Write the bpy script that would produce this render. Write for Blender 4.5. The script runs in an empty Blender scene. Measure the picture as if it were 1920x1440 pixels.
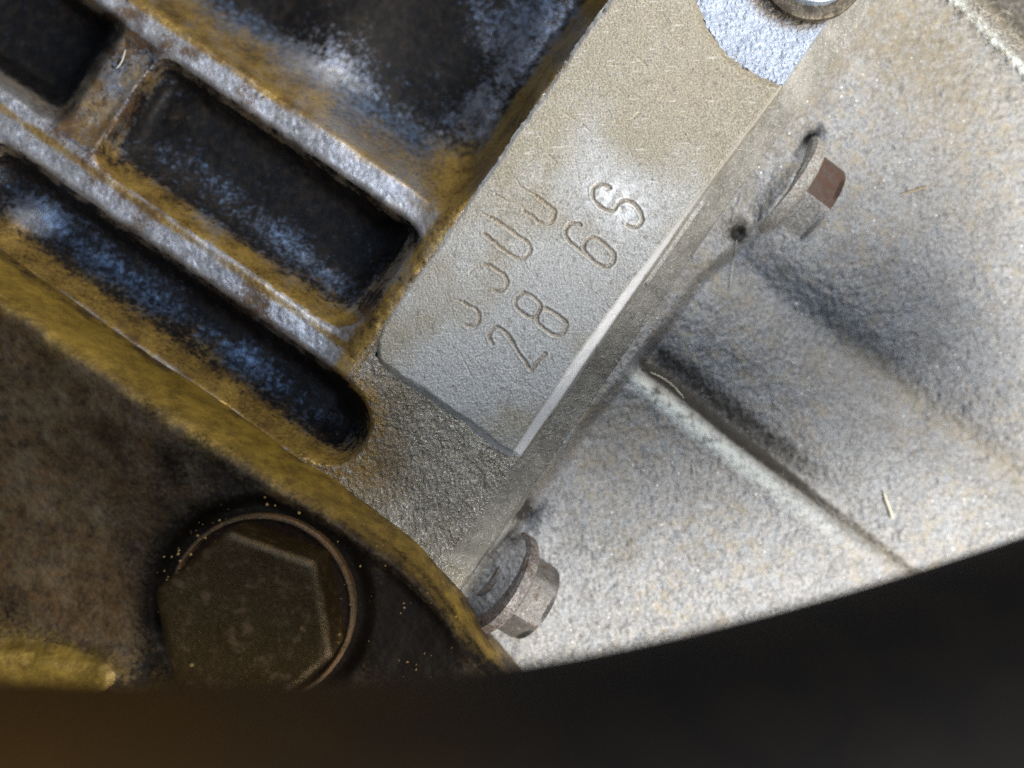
import bpy, bmesh, math, random
import numpy as np
from mathutils import Vector, Matrix

# ------------------------------------------------------------------ units
# one "px" below is 1/18 mm; the picture is 1920 px (107 mm) wide at the stamped pad (z = 0)
K = 5.57e-5
D = 1707.0                      # camera distance from the pad, in px
scene = bpy.context.scene
col = scene.collection

# ------------------------------------------------------------------ camera
cam_d = bpy.data.cameras.new('camera')
cam = bpy.data.objects.new('camera', cam_d)
col.objects.link(cam)
cam.location = (0, 0, D * K)
cam_d.sensor_width = 36.0
cam_d.lens = 36.0 * D / 1920.0
cam_d.clip_start = 0.001
cam_d.clip_end = 10.0
cam_d.dof.use_dof = True
cam_d.dof.focus_distance = D * K
cam_d.dof.aperture_fstop = 10.0
scene.camera = cam

# ------------------------------------------------------------------ light
world = bpy.data.worlds.new('World')
scene.world = world
world.use_nodes = True
bg = world.node_tree.nodes['Background']
bg.inputs[0].default_value = (0.75, 0.85, 1.0, 1)
bg.inputs[1].default_value = 0.07

def area(name, az, el, dist, size, power, colour, size_y=None):
    l = bpy.data.lights.new(name, 'AREA')
    l.energy = power
    l.color = colour
    l.size = size
    if size_y:
        l.shape = 'RECTANGLE'
        l.size_y = size_y
    o = bpy.data.objects.new(name, l)
    d = Vector((math.cos(math.radians(az)) * math.cos(math.radians(el)),
                math.sin(math.radians(az)) * math.cos(math.radians(el)),
                math.sin(math.radians(el))))
    o.location = d * dist
    o.rotation_euler = d.to_track_quat('Z', 'Y').to_euler()
    col.objects.link(o)
    return o

area('key_lamp', -38, 40, 0.55, 0.24, 7.4, (1.0, 0.955, 0.88))
area('sky_lamp', 80, 70, 0.60, 0.30, 1.6, (0.60, 0.76, 1.0))
area('warm_fill_lamp', 58, 36, 0.60, 0.22, 2.3, (1.0, 0.90, 0.74))  # added unseen fill, put in to warm the rib walls facing up-right

scene.view_settings.view_transform = 'Standard'
scene.view_settings.look = 'None'
scene.view_settings.exposure = 0.0
scene.view_settings.gamma = 1.0
scene.view_settings.use_curve_mapping = False
scene.cycles.use_denoising = False
scene.cycles.max_bounces = 6

# ------------------------------------------------------------------ helpers
rng = np.random.default_rng(7)
random.seed(7)

def W(u, v, z):
    """picture position (px) at height z (px) -> place in the world"""
    f = (D - z) / D
    return ((u - 960.0) * f * K, (720.0 - v) * f * K, z * K)

A_U, A_V = 0.569, -0.8223       # along the flange (up and to the right)
P_U, P_V = 0.8223, 0.569        # across the flange (down and to the right)
O_U, O_V = 970.0, 862.0
def st(u, v):
    return (u - O_U) * A_U + (v - O_V) * A_V, (u - O_U) * P_U + (v - O_V) * P_V
def uv(s, t):
    return O_U + s * A_U + t * P_U, O_V + s * A_V + t * P_V

def sm(x, a, b):
    e = np.clip((x - a) / (b - a), 0, 1)
    return e * e * (3 - 2 * e)

def noise(shape, size):
    """smooth gaussian noise, unit spread, features about `size` cells across"""
    w = rng.standard_normal(shape)
    fy = np.fft.fftfreq(shape[0])[:, None]
    fx = np.fft.rfftfreq(shape[1])[None, :]
    r2 = (fx * fx + fy * fy) * (size * 1.6) ** 2
    n = np.fft.irfft2(np.fft.rfft2(w) * np.exp(-r2), s=shape)
    return n / n.std()

def blur(a, sigma):
    p = int(sigma * 4) + 2
    b = np.pad(a, p, mode='edge')
    fy = np.fft.fftfreq(b.shape[0])[:, None]
    fx = np.fft.rfftfreq(b.shape[1])[None, :]
    g = np.exp(-2 * (math.pi * sigma) ** 2 * (fx * fx + fy * fy))
    return np.fft.irfft2(np.fft.rfft2(b) * g, s=b.shape)[p:-p, p:-p]

def fbm(shape, size, octaves=3, gain=0.55):
    out, a = 0, 1.0
    for k in range(octaves):
        out = out + a * noise(shape, size / 2 ** k)
        a *= gain
    return out / np.std(out)

def smin(es, k=5.0):
    return -np.log(sum(np.exp(-k * np.clip(e, -6, 8)) for e in es)) / k

def blob(u, v, cu, cv, ru, rv, ang=0):
    c, s_ = math.cos(math.radians(ang)), math.sin(math.radians(ang))
    x = ((u - cu) * c + (v - cv) * s_) / ru
    y = (-(u - cu) * s_ + (v - cv) * c) / rv
    return np.exp(-(x * x + y * y))

def seg_dist(u, v, pts):
    d = np.full(u.shape, 1e9)
    for (x0, y0), (x1, y1) in zip(pts[:-1], pts[1:]):
        dx, dy = x1 - x0, y1 - y0
        h = np.clip(((u - x0) * dx + (v - y0) * dy) / (dx * dx + dy * dy), 0, 1)
        d = np.minimum(d, np.hypot(u - x0 - h * dx, v - y0 - h * dy))
    return d

def inside_poly(u, v, pts):
    ins = np.zeros(u.shape, bool)
    n = len(pts)
    for i in range(n):
        x0, y0 = pts[i]; x1, y1 = pts[(i + 1) % n]
        if y0 == y1: continue
        c = ((y0 > v) != (y1 > v)) & (u < (x1 - x0) * (v - y0) / (y1 - y0) + x0)
        ins ^= c
    return ins

def catmull(pts, n=8, closed=False):
    pts = [np.array(p, float) for p in pts]
    if closed:
        ext = [pts[-1]] + pts + [pts[0], pts[1]]
    else:
        ext = [2 * pts[0] - pts[1]] + pts + [2 * pts[-1] - pts[-2]]
    out = []
    for i in range(1, len(ext) - 2):
        p0, p1, p2, p3 = ext[i - 1:i + 3]
        for k in range(n):
            x = k / n
            out.append(0.5 * (2 * p1 + (p2 - p0) * x + (2 * p0 - 5 * p1 + 4 * p2 - p3) * x * x
                              + (3 * p1 - p0 - 3 * p2 + p3) * x ** 3))
    if not closed: out.append(pts[-1])
    return out

def empty(name, loc, label, cat, group=None):
    o = bpy.data.objects.new(name, None)
    o.location = loc
    o.empty_display_size = 0.003
    col.objects.link(o)
    o['label'] = label; o['category'] = cat
    if group: o['group'] = group
    return o

def link_part(o, parent):
    col.objects.link(o)
    if parent is not None:
        o.parent = parent
        if parent.parent is None:
            o.matrix_parent_inverse = Matrix.Translation(-Vector(parent.location))
    return o

def grid_parts(U, V, Z, labels, keep, specs, attrs, parent):
    """cut one continuous sheet of casting into its parts; specs: {label: (name, material, parent|None)}"""
    f = (D - Z) / D
    X = np.stack([(U - 960) * f * K, (720 - V) * f * K, Z * K], -1)
    g0 = np.gradient(X, axis=0); g1 = np.gradient(X, axis=1)
    N = np.cross(g0, g1)
    N /= np.linalg.norm(N, axis=-1, keepdims=True) + 1e-20
    flip = N[..., 2].mean() < 0
    if flip: N = -N
    H, Wd = Z.shape
    idx = np.arange(H * Wd).reshape(H, Wd)
    q = np.stack([idx[:-1, :-1], idx[1:, :-1], idx[1:, 1:], idx[:-1, 1:]], -1)
    if flip: q = q[..., ::-1]
    fl = labels[:-1, :-1]
    fk = keep[:-1, :-1] & keep[1:, :-1] & keep[1:, 1:] & keep[:-1, 1:]
    Xf = X.reshape(-1, 3); Nf = N.reshape(-1, 3)
    made = {}
    for lab, spec in specs.items():
        name, mat, par = spec[:3]
        faces = q[(fl == lab) & fk]
        if len(faces) == 0: continue
        used, inv = np.unique(faces, return_inverse=True)
        inv = inv.reshape(-1, 4).astype(np.int32)
        me = bpy.data.meshes.new(name)
        me.vertices.add(len(used)); me.loops.add(inv.size); me.polygons.add(len(inv))
        me.vertices.foreach_set('co', Xf[used].astype(np.float32).ravel())
        me.loops.foreach_set('vertex_index', inv.ravel())
        me.polygons.foreach_set('loop_start', np.arange(0, inv.size, 4, dtype=np.int32))
        me.polygons.foreach_set('use_smooth', np.ones(len(inv), bool))
        me.update(calc_edges=True)
        for an, av in attrs.items():
            a = me.attributes.new(an, 'FLOAT', 'POINT')
            a.data.foreach_set('value', av.reshape(-1)[used].astype(np.float32))
        me.normals_split_custom_set_from_vertices(Nf[used])
        me.materials.append(mat)
        o = bpy.data.objects.new(name, me)
        link_part(o, made[par] if par in made else parent)
        if len(spec) > 3 and spec[3]: o['label'] = spec[3]
        made[lab] = o
    return made

# ------------------------------------------------------------------ materials
class NT:
    def __init__(self, name):
        self.m = bpy.data.materials.new(name)
        self.m.use_nodes = True
        self.t = self.m.node_tree
        self.b = self.t.nodes['Principled BSDF']
        geo = self.t.nodes.new('ShaderNodeNewGeometry')
        sc = self.t.nodes.new('ShaderNodeVectorMath'); sc.operation = 'SCALE'
        sc.inputs[3].default_value = 1.0 / K
        self.t.links.new(geo.outputs['Position'], sc.inputs[0])
        self.pos = sc.outputs[0]
    def link(self, a, b): self.t.links.new(a, b)
    def noise(self, size, detail=3, rough=0.6, stretch=None, off=0):
        n = self.t.nodes.new('ShaderNodeTexNoise')
        n.inputs['Scale'].default_value = 1.0 / size
        n.inputs['Detail'].default_value = detail
        n.inputs['Roughness'].default_value = rough
        p = self.pos
        if stretch or off:
            mp = self.t.nodes.new('ShaderNodeMapping')
            if stretch:
                mp.inputs['Rotation'].default_value = (0, 0, stretch[2])
                mp.inputs['Scale'].default_value = (stretch[0], stretch[1], 1)
            mp.inputs['Location'].default_value = (off, off * 0.7, 0)
            self.link(p, mp.inputs[0]); p = mp.outputs[0]
        self.link(p, n.inputs['Vector'])
        return n.outputs[0]
    def attr(self, name):
        a = self.t.nodes.new('ShaderNodeAttribute'); a.attribute_name = name
        return a.outputs['Fac']
    def math(self, op, a, b=None, clamp=False):
        n = self.t.nodes.new('ShaderNodeMath'); n.operation = op; n.use_clamp = clamp
        for i, x in enumerate((a, b)):
            if x is None: continue
            if isinstance(x, (int, float)): n.inputs[i].default_value = x
            else: self.link(x, n.inputs[i])
        return n.outputs[0]
    def step(self, x, a, b):
        n = self.t.nodes.new('ShaderNodeMapRange'); n.interpolation_type = 'SMOOTHSTEP'
        n.inputs['From Min'].default_value = a; n.inputs['From Max'].default_value = b
        self.link(x, n.inputs['Value'])
        return n.outputs[0]
    def mix(self, f, a, b):
        n = self.t.nodes.new('ShaderNodeMix'); n.data_type = 'RGBA'
        if isinstance(f, (int, float)): n.inputs[0].default_value = f
        else: self.link(f, n.inputs[0])
        for i, x in ((6, a), (7, b)):
            if isinstance(x, tuple): n.inputs[i].default_value = (*x, 1)
            else: self.link(x, n.inputs[i])
        return n.outputs[2]
    def mixf(self, f, a, b):
        n = self.t.nodes.new('ShaderNodeMix'); n.data_type = 'FLOAT'
        self.link(f, n.inputs[0])
        for i, x in ((2, a), (3, b)):
            if isinstance(x, (int, float)): n.inputs[i].default_value = x
            else: self.link(x, n.inputs[i])
        return n.outputs[0]
    def bump(self, h, strength, dist_px):
        n = self.t.nodes.new('ShaderNodeBump')
        n.inputs['Strength'].default_value = strength
        n.inputs['Distance'].default_value = dist_px * K
        self.link(h, n.inputs['Height'])
        self.link(n.outputs[0], self.b.inputs['Normal'])
        return n
    def specks(self, size, lo, hi):
        v = self.t.nodes.new('ShaderNodeTexVoronoi')
        v.inputs['Scale'].default_value = 1.0 / size
        self.link(self.pos, v.inputs['Vector'])
        return self.step(v.outputs['Distance'], hi, lo)
    def set(self, name, x):
        if isinstance(x, (int, float)): self.b.inputs[name].default_value = x
        elif isinstance(x, tuple): self.b.inputs[name].default_value = (*x, 1)
        else: self.link(x, self.b.inputs[name])

def cast_left():
    """oily cast aluminium: clean metal, yellow-brown oil varnish, black grease, blue sky sheen painted in"""
    n = NT('oily_cast_aluminium')
    fine, mid, big = n.noise(7, 5, 0.75), n.noise(22, 5, 0.7), n.noise(70, 3, 0.6, off=31)
    metal = n.mix(n.step(mid, 0.36, 0.64), (0.24, 0.245, 0.27), (0.46, 0.47, 0.51))
    metal = n.mix(n.step(fine, 0.50, 0.72), metal, (0.72, 0.73, 0.77))
    metal = n.mix(n.attr('film_sheen'), metal, n.mix(n.step(n.noise(13, 5, 0.8, off=40), 0.40, 0.62), (0.010, 0.014, 0.025), (0.125, 0.185, 0.30)))  # blue mottling paints the reflected sky into the pocket floors
    oilc = n.mix(n.step(n.math('ADD', n.math('MULTIPLY', fine, 0.6), n.math('MULTIPLY', big, 0.4)), 0.36, 0.62),
                 (0.075, 0.043, 0.010), (0.38, 0.25, 0.065))
    oil = n.step(n.math('ADD', n.attr('oil'), n.math('ADD', n.math('MULTIPLY', n.math('SUBTRACT', mid, 0.5), 0.8), n.math('MULTIPLY', n.math('SUBTRACT', fine, 0.5), 0.8))), 0.10, 0.95)
    c = n.mix(oil, metal, oilc)
    gr = n.step(n.math('ADD', n.attr('grime_shade'), n.math('ADD', n.math('MULTIPLY', n.math('SUBTRACT', fine, 0.5), 2.2),
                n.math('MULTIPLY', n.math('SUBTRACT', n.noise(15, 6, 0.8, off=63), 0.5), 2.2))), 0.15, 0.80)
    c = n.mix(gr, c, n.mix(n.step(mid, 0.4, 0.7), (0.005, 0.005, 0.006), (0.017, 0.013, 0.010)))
    rust = n.step(n.math('ADD', n.attr('rust'), n.math('ADD', n.math('MULTIPLY', n.math('SUBTRACT', fine, 0.5), 1.5), n.math('MULTIPLY', n.math('SUBTRACT', mid, 0.5), 0.8))), 0.25, 0.85)
    c = n.mix(n.math('MULTIPLY', rust, 0.85), c, (0.095, 0.055, 0.028))
    n.set('Base Color', c)
    n.set('Metallic', n.mixf(gr, n.mixf(oil, 0.6, 0.4), 0.0))
    n.set('Roughness', n.mixf(gr, n.mixf(oil, 0.42, 0.38), 0.55)); n.set('Specular IOR Level', n.mixf(gr, 0.5, 0.15))
    n.bump(n.math('ADD', n.math('MULTIPLY', fine, 0.6), n.math('MULTIPLY', mid, 0.25)), 0.5, 2.6)
    return n.m

def sand_metal(name, ca, cb, cc, metallic, rough, bumpd, grain=4.0):
    n = NT(name)
    fine, mid, big = n.noise(grain, 3, 0.65), n.noise(22, 4, 0.6), n.noise(150, 3, 0.6)
    c = n.mix(n.step(n.math('ADD', n.math('MULTIPLY', mid, 0.5), n.math('MULTIPLY', big, 0.5)), 0.38, 0.62), ca, cb)
    c = n.mix(n.step(fine, 0.52, 0.75), c, cc)
    c = n.mix(n.math('MULTIPLY', n.step(n.noise(6, 3, 0.7, off=77), 0.40, 0.28), 0.75), c, (0.05, 0.045, 0.04))
    c = n.mix(n.math('MULTIPLY', n.attr('oil'), n.step(n.noise(12, 4, 0.7, off=11), 0.30, 0.55)), c, (0.24, 0.15, 0.045))
    c = n.mix(n.math('MULTIPLY', n.attr('grime_shade'), n.step(n.noise(10, 4, 0.7, off=5), 0.25, 0.5)), c, (0.030, 0.026, 0.020))
    n.set('Base Color', c)
    n.set('Metallic', metallic); n.set('Roughness', rough)
    n.bump(n.math('ADD', fine, n.math('MULTIPLY', mid, 0.5)), 0.8, bumpd)
    return n.m

def pad_mat():
    n = NT('machined_pad_metal')
    fine, mid, big = n.noise(3.2, 3, 0.7), n.noise(14, 4, 0.65), n.noise(120, 4, 0.55, off=9)
    scr = n.noise(5, 2, 0.5, stretch=(0.18, 1.0, 0.9))
    grey = n.mix(n.step(fine, 0.35, 0.68), (0.25, 0.25, 0.24), (0.45, 0.45, 0.44))
    beige = n.mix(n.step(fine, 0.35, 0.68), (0.18, 0.158, 0.115), (0.35, 0.315, 0.245))
    w = n.step(n.math('ADD', n.attr('warm'), n.math('MULTIPLY', n.math('SUBTRACT', n.math('ADD', n.math('MULTIPLY', mid, 0.6), n.math('MULTIPLY', big, 0.4)), 0.5), 1.3)), 0.0, 1.1)
    c = n.mix(w, grey, beige)
    c = n.mix(n.math('MULTIPLY', n.step(scr, 0.60, 0.72), 0.35), c, (0.60, 0.60, 0.58))
    c = n.mix(n.math('MULTIPLY', n.step(mid, 0.46, 0.30), 0.7), c, (0.13, 0.115, 0.09))
    c = n.mix(n.attr('bare_glint'), c, (0.90, 0.91, 0.93))  # near-white paints the bevel highlight and edge glints
    dirt = n.step(n.math('ADD', n.attr('dirt'), n.math('MULTIPLY', n.math('SUBTRACT', fine, 0.5), 0.7)), 0.30, 0.72)
    c = n.mix(n.math('MULTIPLY', dirt, 0.52), c, n.mix(n.step(fine, 0.42, 0.6), (0.085, 0.058, 0.033), (0.27, 0.195, 0.115)))
    n.set('Base Color', c)
    n.set('Metallic', n.mixf(n.attr('bare_glint'), 0.30, 0.45))
    n.set('Roughness', n.mixf(n.attr('bare_glint'), 0.50, 0.46))
    b = n.bump(n.math('ADD', fine, n.math('ADD', n.math('MULTIPLY', mid, 0.3), n.math('MULTIPLY', scr, 0.4))), 0.35, 1.6)
    n.link(n.mixf(n.attr('bare_glint'), 0.38, 0.05), b.inputs['Strength'])
    return n.m

def housing_mat():
    n = NT('dusty_grey_casting')
    fine, mid, big = n.noise(8, 5, 0.75), n.noise(20, 4, 0.7), n.noise(140, 3, 0.6)
    c = n.mix(n.step(fine, 0.36, 0.66), (0.155, 0.158, 0.165), (0.39, 0.392, 0.40))
    c = n.mix(n.math('MULTIPLY', n.math('MULTIPLY', n.step(n.noise(26, 4, 0.7, off=50), 0.46, 0.66), n.step(n.noise(230, 3, 0.6, off=130), 0.35, 0.62)), 0.75), c, (0.33, 0.285, 0.21))
    c = n.mix(n.math('MULTIPLY', n.step(n.noise(30, 5, 0.75, off=90), 0.47, 0.66), 0.6), c, (0.27, 0.30, 0.335))
    c = n.mix(n.math('MULTIPLY', n.step(mid, 0.44, 0.28), 0.6), c, (0.10, 0.10, 0.095))
    c = n.mix(n.math('MULTIPLY', n.specks(24, 0.04, 0.12), n.step(big, 0.35, 0.55)), c, (0.80, 0.80, 0.78))
    c = n.mix(n.math('MULTIPLY', n.step(n.noise(95, 6, 0.72, off=210), 0.52, 0.66), 0.38), c, (0.16, 0.15, 0.14))
    c = n.mix(n.math('MULTIPLY', n.step(n.noise(60, 6, 0.75, (0.35, 1.0, 0.9), off=310), 0.56, 0.70), 0.35), c, (0.47, 0.48, 0.50))
    oil = n.math('MULTIPLY', n.attr('oil'), n.step(n.noise(16, 4, 0.7, off=12), 0.25, 0.6))
    c = n.mix(oil, c, (0.19, 0.155, 0.095))
    gr = n.step(n.math('ADD', n.attr('grime_shade'), n.math('MULTIPLY', n.math('SUBTRACT', n.noise(9, 4, 0.7, off=3), 0.5), 1.1)), 0.35, 0.95)
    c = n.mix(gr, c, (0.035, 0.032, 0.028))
    c = n.mix(n.math('MULTIPLY', n.attr('bare_glint'), n.step(mid, 0.3, 0.55)), c, (0.62, 0.66, 0.64))  # pale tone puts the crest highlight into the colour
    n.set('Base Color', c)
    n.set('Metallic', 0.15)
    n.set('Roughness', 0.58)
    n.bump(n.math('ADD', fine, n.math('MULTIPLY', mid, 0.7)), 0.55, 4.5)
    return n.m

def cover_mat():
    n = NT('oil_soaked_cover')
    fine, mid, big = n.noise(8, 5, 0.75), n.noise(20, 5, 0.75), n.noise(120, 3, 0.6, off=4)
    c = n.mix(n.step(mid, 0.32, 0.66), (0.017, 0.009, 0.003), (0.066, 0.039, 0.014))
    c = n.mix(n.math('MULTIPLY', n.step(n.noise(50, 5, 0.75, off=21), 0.42, 0.70), 0.5), c, (0.098, 0.077, 0.042))
    c = n.mix(n.math('MULTIPLY', n.step(n.noise(22, 5, 0.75, off=60), 0.52, 0.68), 0.6), c, (0.075, 0.034, 0.011))
    oil = n.step(n.math('ADD', n.attr('oil'), n.math('MULTIPLY', n.math('SUBTRACT', mid, 0.5), 0.9)), 0.15, 0.95)
    oc = n.mix(n.step(n.noise(34, 4, 0.65, (0.3, 1.0, 0.58)), 0.25, 0.75), (0.135, 0.086, 0.015), (0.31, 0.205, 0.036))
    oc = n.mix(n.math('MULTIPLY', n.step(n.noise(80, 5, 0.75, off=33), 0.5, 0.68), 0.7), oc, (0.075, 0.045, 0.010))
    c = n.mix(oil, c, oc)
    gr = n.step(n.math('ADD', n.attr('grime_shade'), n.math('ADD', n.math('MULTIPLY', n.math('SUBTRACT', fine, 0.5), 1.4), n.math('MULTIPLY', n.math('SUBTRACT', mid, 0.5), 0.9))), 0.05, 0.95)
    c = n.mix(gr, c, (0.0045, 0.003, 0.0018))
    n.set('Base Color', c)
    n.set('Metallic', n.mixf(gr, n.mixf(oil, 0.2, 0.35), 0.0))
    n.set('Roughness', n.mixf(gr, n.mixf(oil, 0.55, 0.42), 0.6))
    n.set('Specular IOR Level', n.mixf(gr, 0.35, 0.10))
    n.bump(n.math('ADD', n.math('MULTIPLY', fine, 0.5), mid), 0.35, 4)
    return n.m

def bolt_mat(name, ca, cb, rustc, rust, metallic=0.6, rough=0.45, grime_shade=0.0, dust=0.0):
    n = NT(name)
    fine, mid = n.noise(5, 4, 0.7), n.noise(24, 4, 0.7)
    c = n.mix(n.step(fine, 0.35, 0.68), ca, cb)
    r = n.step(n.math('ADD', mid, rust - 0.5), 0.45, 0.62)
    c = n.mix(r, c, rustc)
    if name.startswith('greasy'): n.set('Specular IOR Level', 0.08)
    if dust:
        c = n.mix(n.step(n.math('ADD', n.noise(30, 5, 0.75, off=15), dust - 0.5), 0.40, 0.66), c, n.mix(n.step(fine, 0.4, 0.62), (0.20, 0.195, 0.18), (0.42, 0.41, 0.38)))
    if grime_shade:
        c = n.mix(n.step(n.math('ADD', n.noise(18, 4, 0.7, off=8), grime_shade - 0.5), 0.45, 0.6), c, (0.010, 0.008, 0.006))
    n.set('Base Color', c); n.set('Metallic', n.mixf(r, metallic, 0.1)); n.set('Roughness', n.mixf(r, rough, rough + 0.15))
    n.bump(n.math('ADD', fine, mid), 0.5, 3)
    return n.m

M_LEFT = cast_left()
M_FLANGE = sand_metal('rough_cast_flange', (0.19, 0.175, 0.14), (0.31, 0.295, 0.255), (0.85, 0.84, 0.80), 0.4, 0.40, 5.0, 4.6)  # near-white grain paints glints into the flange colour
M_EDGE = sand_metal('fuzzy_flange_edge', (0.20, 0.195, 0.175), (0.33, 0.32, 0.29), (0.56, 0.55, 0.52), 0.15, 0.6, 5, 5.0)
M_SPOT = sand_metal('pale_spot_face', (0.27, 0.32, 0.41), (0.38, 0.44, 0.55), (0.64, 0.71, 0.84), 0.35, 0.48, 4.0, 5.5)
M_PAD = pad_mat()
M_HOUSE = housing_mat()
M_COVER = cover_mat()

# ------------------------------------------------------------------ ribbed casting (left)
G = 2.4
sv = np.arange(-1000, 1720, G); tv = np.arange(-1760, 72, G)
S, T = np.meshgrid(sv, tv, indexing='ij')
U, V = uv(S, T)
M = 330
keepL = (U > -M) & (U < 1920 + M) & (V > -M) & (V < 1440 + M)
shp = S.shape
wob = noise(shp, 60) * 1.1
wob2 = noise(shp, 14) * 0.9
Sw = S + wob + wob2; Tw = T + noise(shp, 45) * 2.0 + wob2

Z = np.full(shp, -8.0)
# rib tops sit a little lower than the flange
top = -8 - 20 * sm(-T, 350, 430) + 3.0 * noise(shp, 50) * sm(-T, 360, 430)
web = sm(np.abs(T + 1027), 60, 30)
pockets = {}
def pocket(name, es, depth, k=4.0):
    e = smin(es, k)
    e = np.clip(e, 0, 1)
    m = 1 - (1 - e) ** 1.9
    pockets[name] = (e, m, depth)
cornA = 92 - np.hypot(np.clip(Tw + 464, 0, None), np.clip(83 - Sw, 0, None))
pocket('A', [(252 - Sw) / 42, (Sw + 9) / 88, (-372 - Tw) / 52, (Tw + 985) / 70, cornA / 70], 165)
pocket('O', [(256 - Sw) / 40, (Sw - 26) / 60, (-1062 - Tw) / 34, (Tw + 1700) / 60], 230)
def round_end(sc, tc, rad):
    return rad - np.hypot(np.clip(Tw - tc, 0, None), Sw - sc)
capB = np.where(Tw > -338, round_end(-143, -338, 86), 86) / 52
pocket('B', [(-57 - Sw) / 34, (Sw + 229) / 88, capB, (Tw + 1150) / 90], 150)
pocket('C', [(Sw - 308) / 125, (-354 - Tw) / 40, (1500 - Sw) / 60, (Tw + 1900) / 60], 240, 3.2)
Z = top.copy()
Z = Z - 26 * web * sm(S, 20, 60) * sm(S, 262, 225)
for nm, (e, m, d) in pockets.items():
    Z = np.minimum(Z, Z * (1 - m) + (-d) * m) if nm != 'O' else Z * (1 - m) + (-d) * m
mA, mB, mC, mO = (pockets[k][1] for k in 'ABCO')
eA, eB, eC, eO = (pockets[k][0] for k in 'ABCO')
floor = np.clip(mA + mB + mC + mO, 0, 1)
Z = blur(Z, 2.2)
Z = Z + floor ** 3 * (fbm(shp, 70, 2) * 3.0)
Z -= 0.10 * np.clip(-T - 350, 0, None)
# lumps on the floors
Z += mC * (55 * blob(U, V, 615, 95, 85, 95, 20) + 40 * blob(U, V, 980, 140, 60, 170, 30))
Z += mB * 30 * blob(U, V, 30, 405, 60, 45)
Z += mA * 12 * blob(U, V, 345, 215, 55, 50)
# floor of the ribbed pockets climbs towards the lit lower wall
Z += mA * 45 * sm(S, 150, 10) + mB * 40 * sm(S, -120, -215)
# right-hand edge of the flange and its side
edge = 10 * sm(S, 560, 930)
Z += 5 * sm(np.abs(T + 352), 30, 8) * sm(S, 0, 60)
under = (S > 8) & (T > -330)
Z = np.where(under & (T < edge + 4), -24, Z)
side = np.clip((T - edge) / 52.0, 0, 1)
Zs = np.where(S > 4, -22, -8) - 50 * side
Zs = np.where(T - edge > 52, -70 - (T - edge - 52) * 9, Zs)
Z = np.where(T > -6 + edge, np.minimum(Z, Zs + 0.6), Z)
Zb = blur(Z, 1.2)
Z = np.where((np.abs(T - edge) < 10) & (S < 0), Zb, Z)
# spot face around the top bolt
rs = np.hypot(U - 1523, V + 60) + noise(shp, 4) * 1.5
spot = (rs < 229) & (T < edge)
Z = np.where(spot, -10.0, Z)
# rough casting skin
skin = fbm(shp, 7, 3, 0.7)
Z += skin * (0.45 - 0.15 * floor) + np.where(spot | ((T > -340) & (T < 0)), noise(shp, 2.2) * 0.7, 0)
# dirt in the corners of the rib tops etc.
n40, n15, n90 = fbm(shp, 40, 4), fbm(shp, 14, 3), fbm(shp, 100, 3)
ribmask = sm(-T, 345, 400) * (1 - np.clip(mA + mB + mC + mO, 0, 1))
oil = np.zeros(shp); grime_shade = np.zeros(shp); rust = np.zeros(shp)
# oil varnish round the pocket ends; walls facing up-right get painted-in warm light
wallSW_A = sm(S, 84, 20) * sm(S, -22, 0) * (T < -340)
wallSW_B = sm(S, -138, -200) * (T < -200)
oil = np.maximum(oil, wallSW_A * (mA > 0.0)); oil = np.maximum(oil, wallSW_B)
oil = np.maximum(oil, sm(eC, 1.0, 0.15) * (mC > 0) * 0.62)
oil = np.maximum(oil, 0.8 * sm(np.abs(T + 366), 34, 8) * (S > -60) * (S < 1200))
oil = np.maximum(oil, 0.85 * sm(capB, 0.9, 0.2) * sm(capB, -0.9, -0.1) * (T > -350))
oil = np.maximum(oil, 0.9 * blob(U, V, 650, 865, 130, 50, 35))
oil = np.maximum(oil, 0.95 * blob(U, V, 850, 330, 130, 80, -30)); oil = np.maximum(oil, 0.85 * (mC > 0) * sm(T, -410, -375))
oil = np.maximum(oil, 0.75 * sm(np.abs(S - 308), 16, 3) * (T < -380))
oil = np.maximum(oil, 0.70 * sm(np.abs(S + 8), 14, 2) * (T < -380))
oil = np.maximum(oil, 0.45 * web * (S > 20) * (S < 250))
oil = np.maximum(oil, 0.75 * blob(U, V, 330, 215, 55, 40))
oil += 0.14 * n40 * (T < -350)
# black grease on the floors and steep walls, plus painted pocket shade
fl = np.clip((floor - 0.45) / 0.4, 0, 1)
blueA = 0.85 * blob(U, V, 560, 470, 110, 34, 37) + 0.7 * blob(U, V, 630, 535, 55, 26, 35) + 0.45 * blob(U, V, 370, 320, 120, 34, 33)  # patches where the painted sky reflection shows through the black
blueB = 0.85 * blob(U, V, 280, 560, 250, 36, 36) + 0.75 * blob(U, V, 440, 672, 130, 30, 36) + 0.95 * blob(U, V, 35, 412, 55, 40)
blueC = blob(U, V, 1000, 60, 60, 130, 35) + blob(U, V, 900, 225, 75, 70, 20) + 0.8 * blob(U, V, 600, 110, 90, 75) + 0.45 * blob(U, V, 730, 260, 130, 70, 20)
grime_shade = fl * (1.0 + 0.12 * (mC > 0) - 0.74 * np.clip(blueA + blueB + blueC, 0, 1)) + 0.14 * n40 * fl
grime_shade = np.maximum(grime_shade, (mA > 0.04) * sm(S, 180, 232) * 1.0)  # dark strips along the upper pocket walls paint in their shade
grime_shade = np.maximum(grime_shade, (mB > 0.04) * sm(S, -120, -78) * 1.0)
grime_shade = np.maximum(grime_shade, 1.0 * sm(mO, 0.3, 0.8))
grime_shade = np.maximum(grime_shade, (mA > 0.25) * blob(U, V, 770, 470, 80, 110, 35) * 1.1)  # blackened right-hand pocket ends paint in the end wall's shadow
grime_shade = np.maximum(grime_shade, (mB > 0.25) * blob(U, V, 640, 760, 120, 60, 35) * 1.1)
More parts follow.
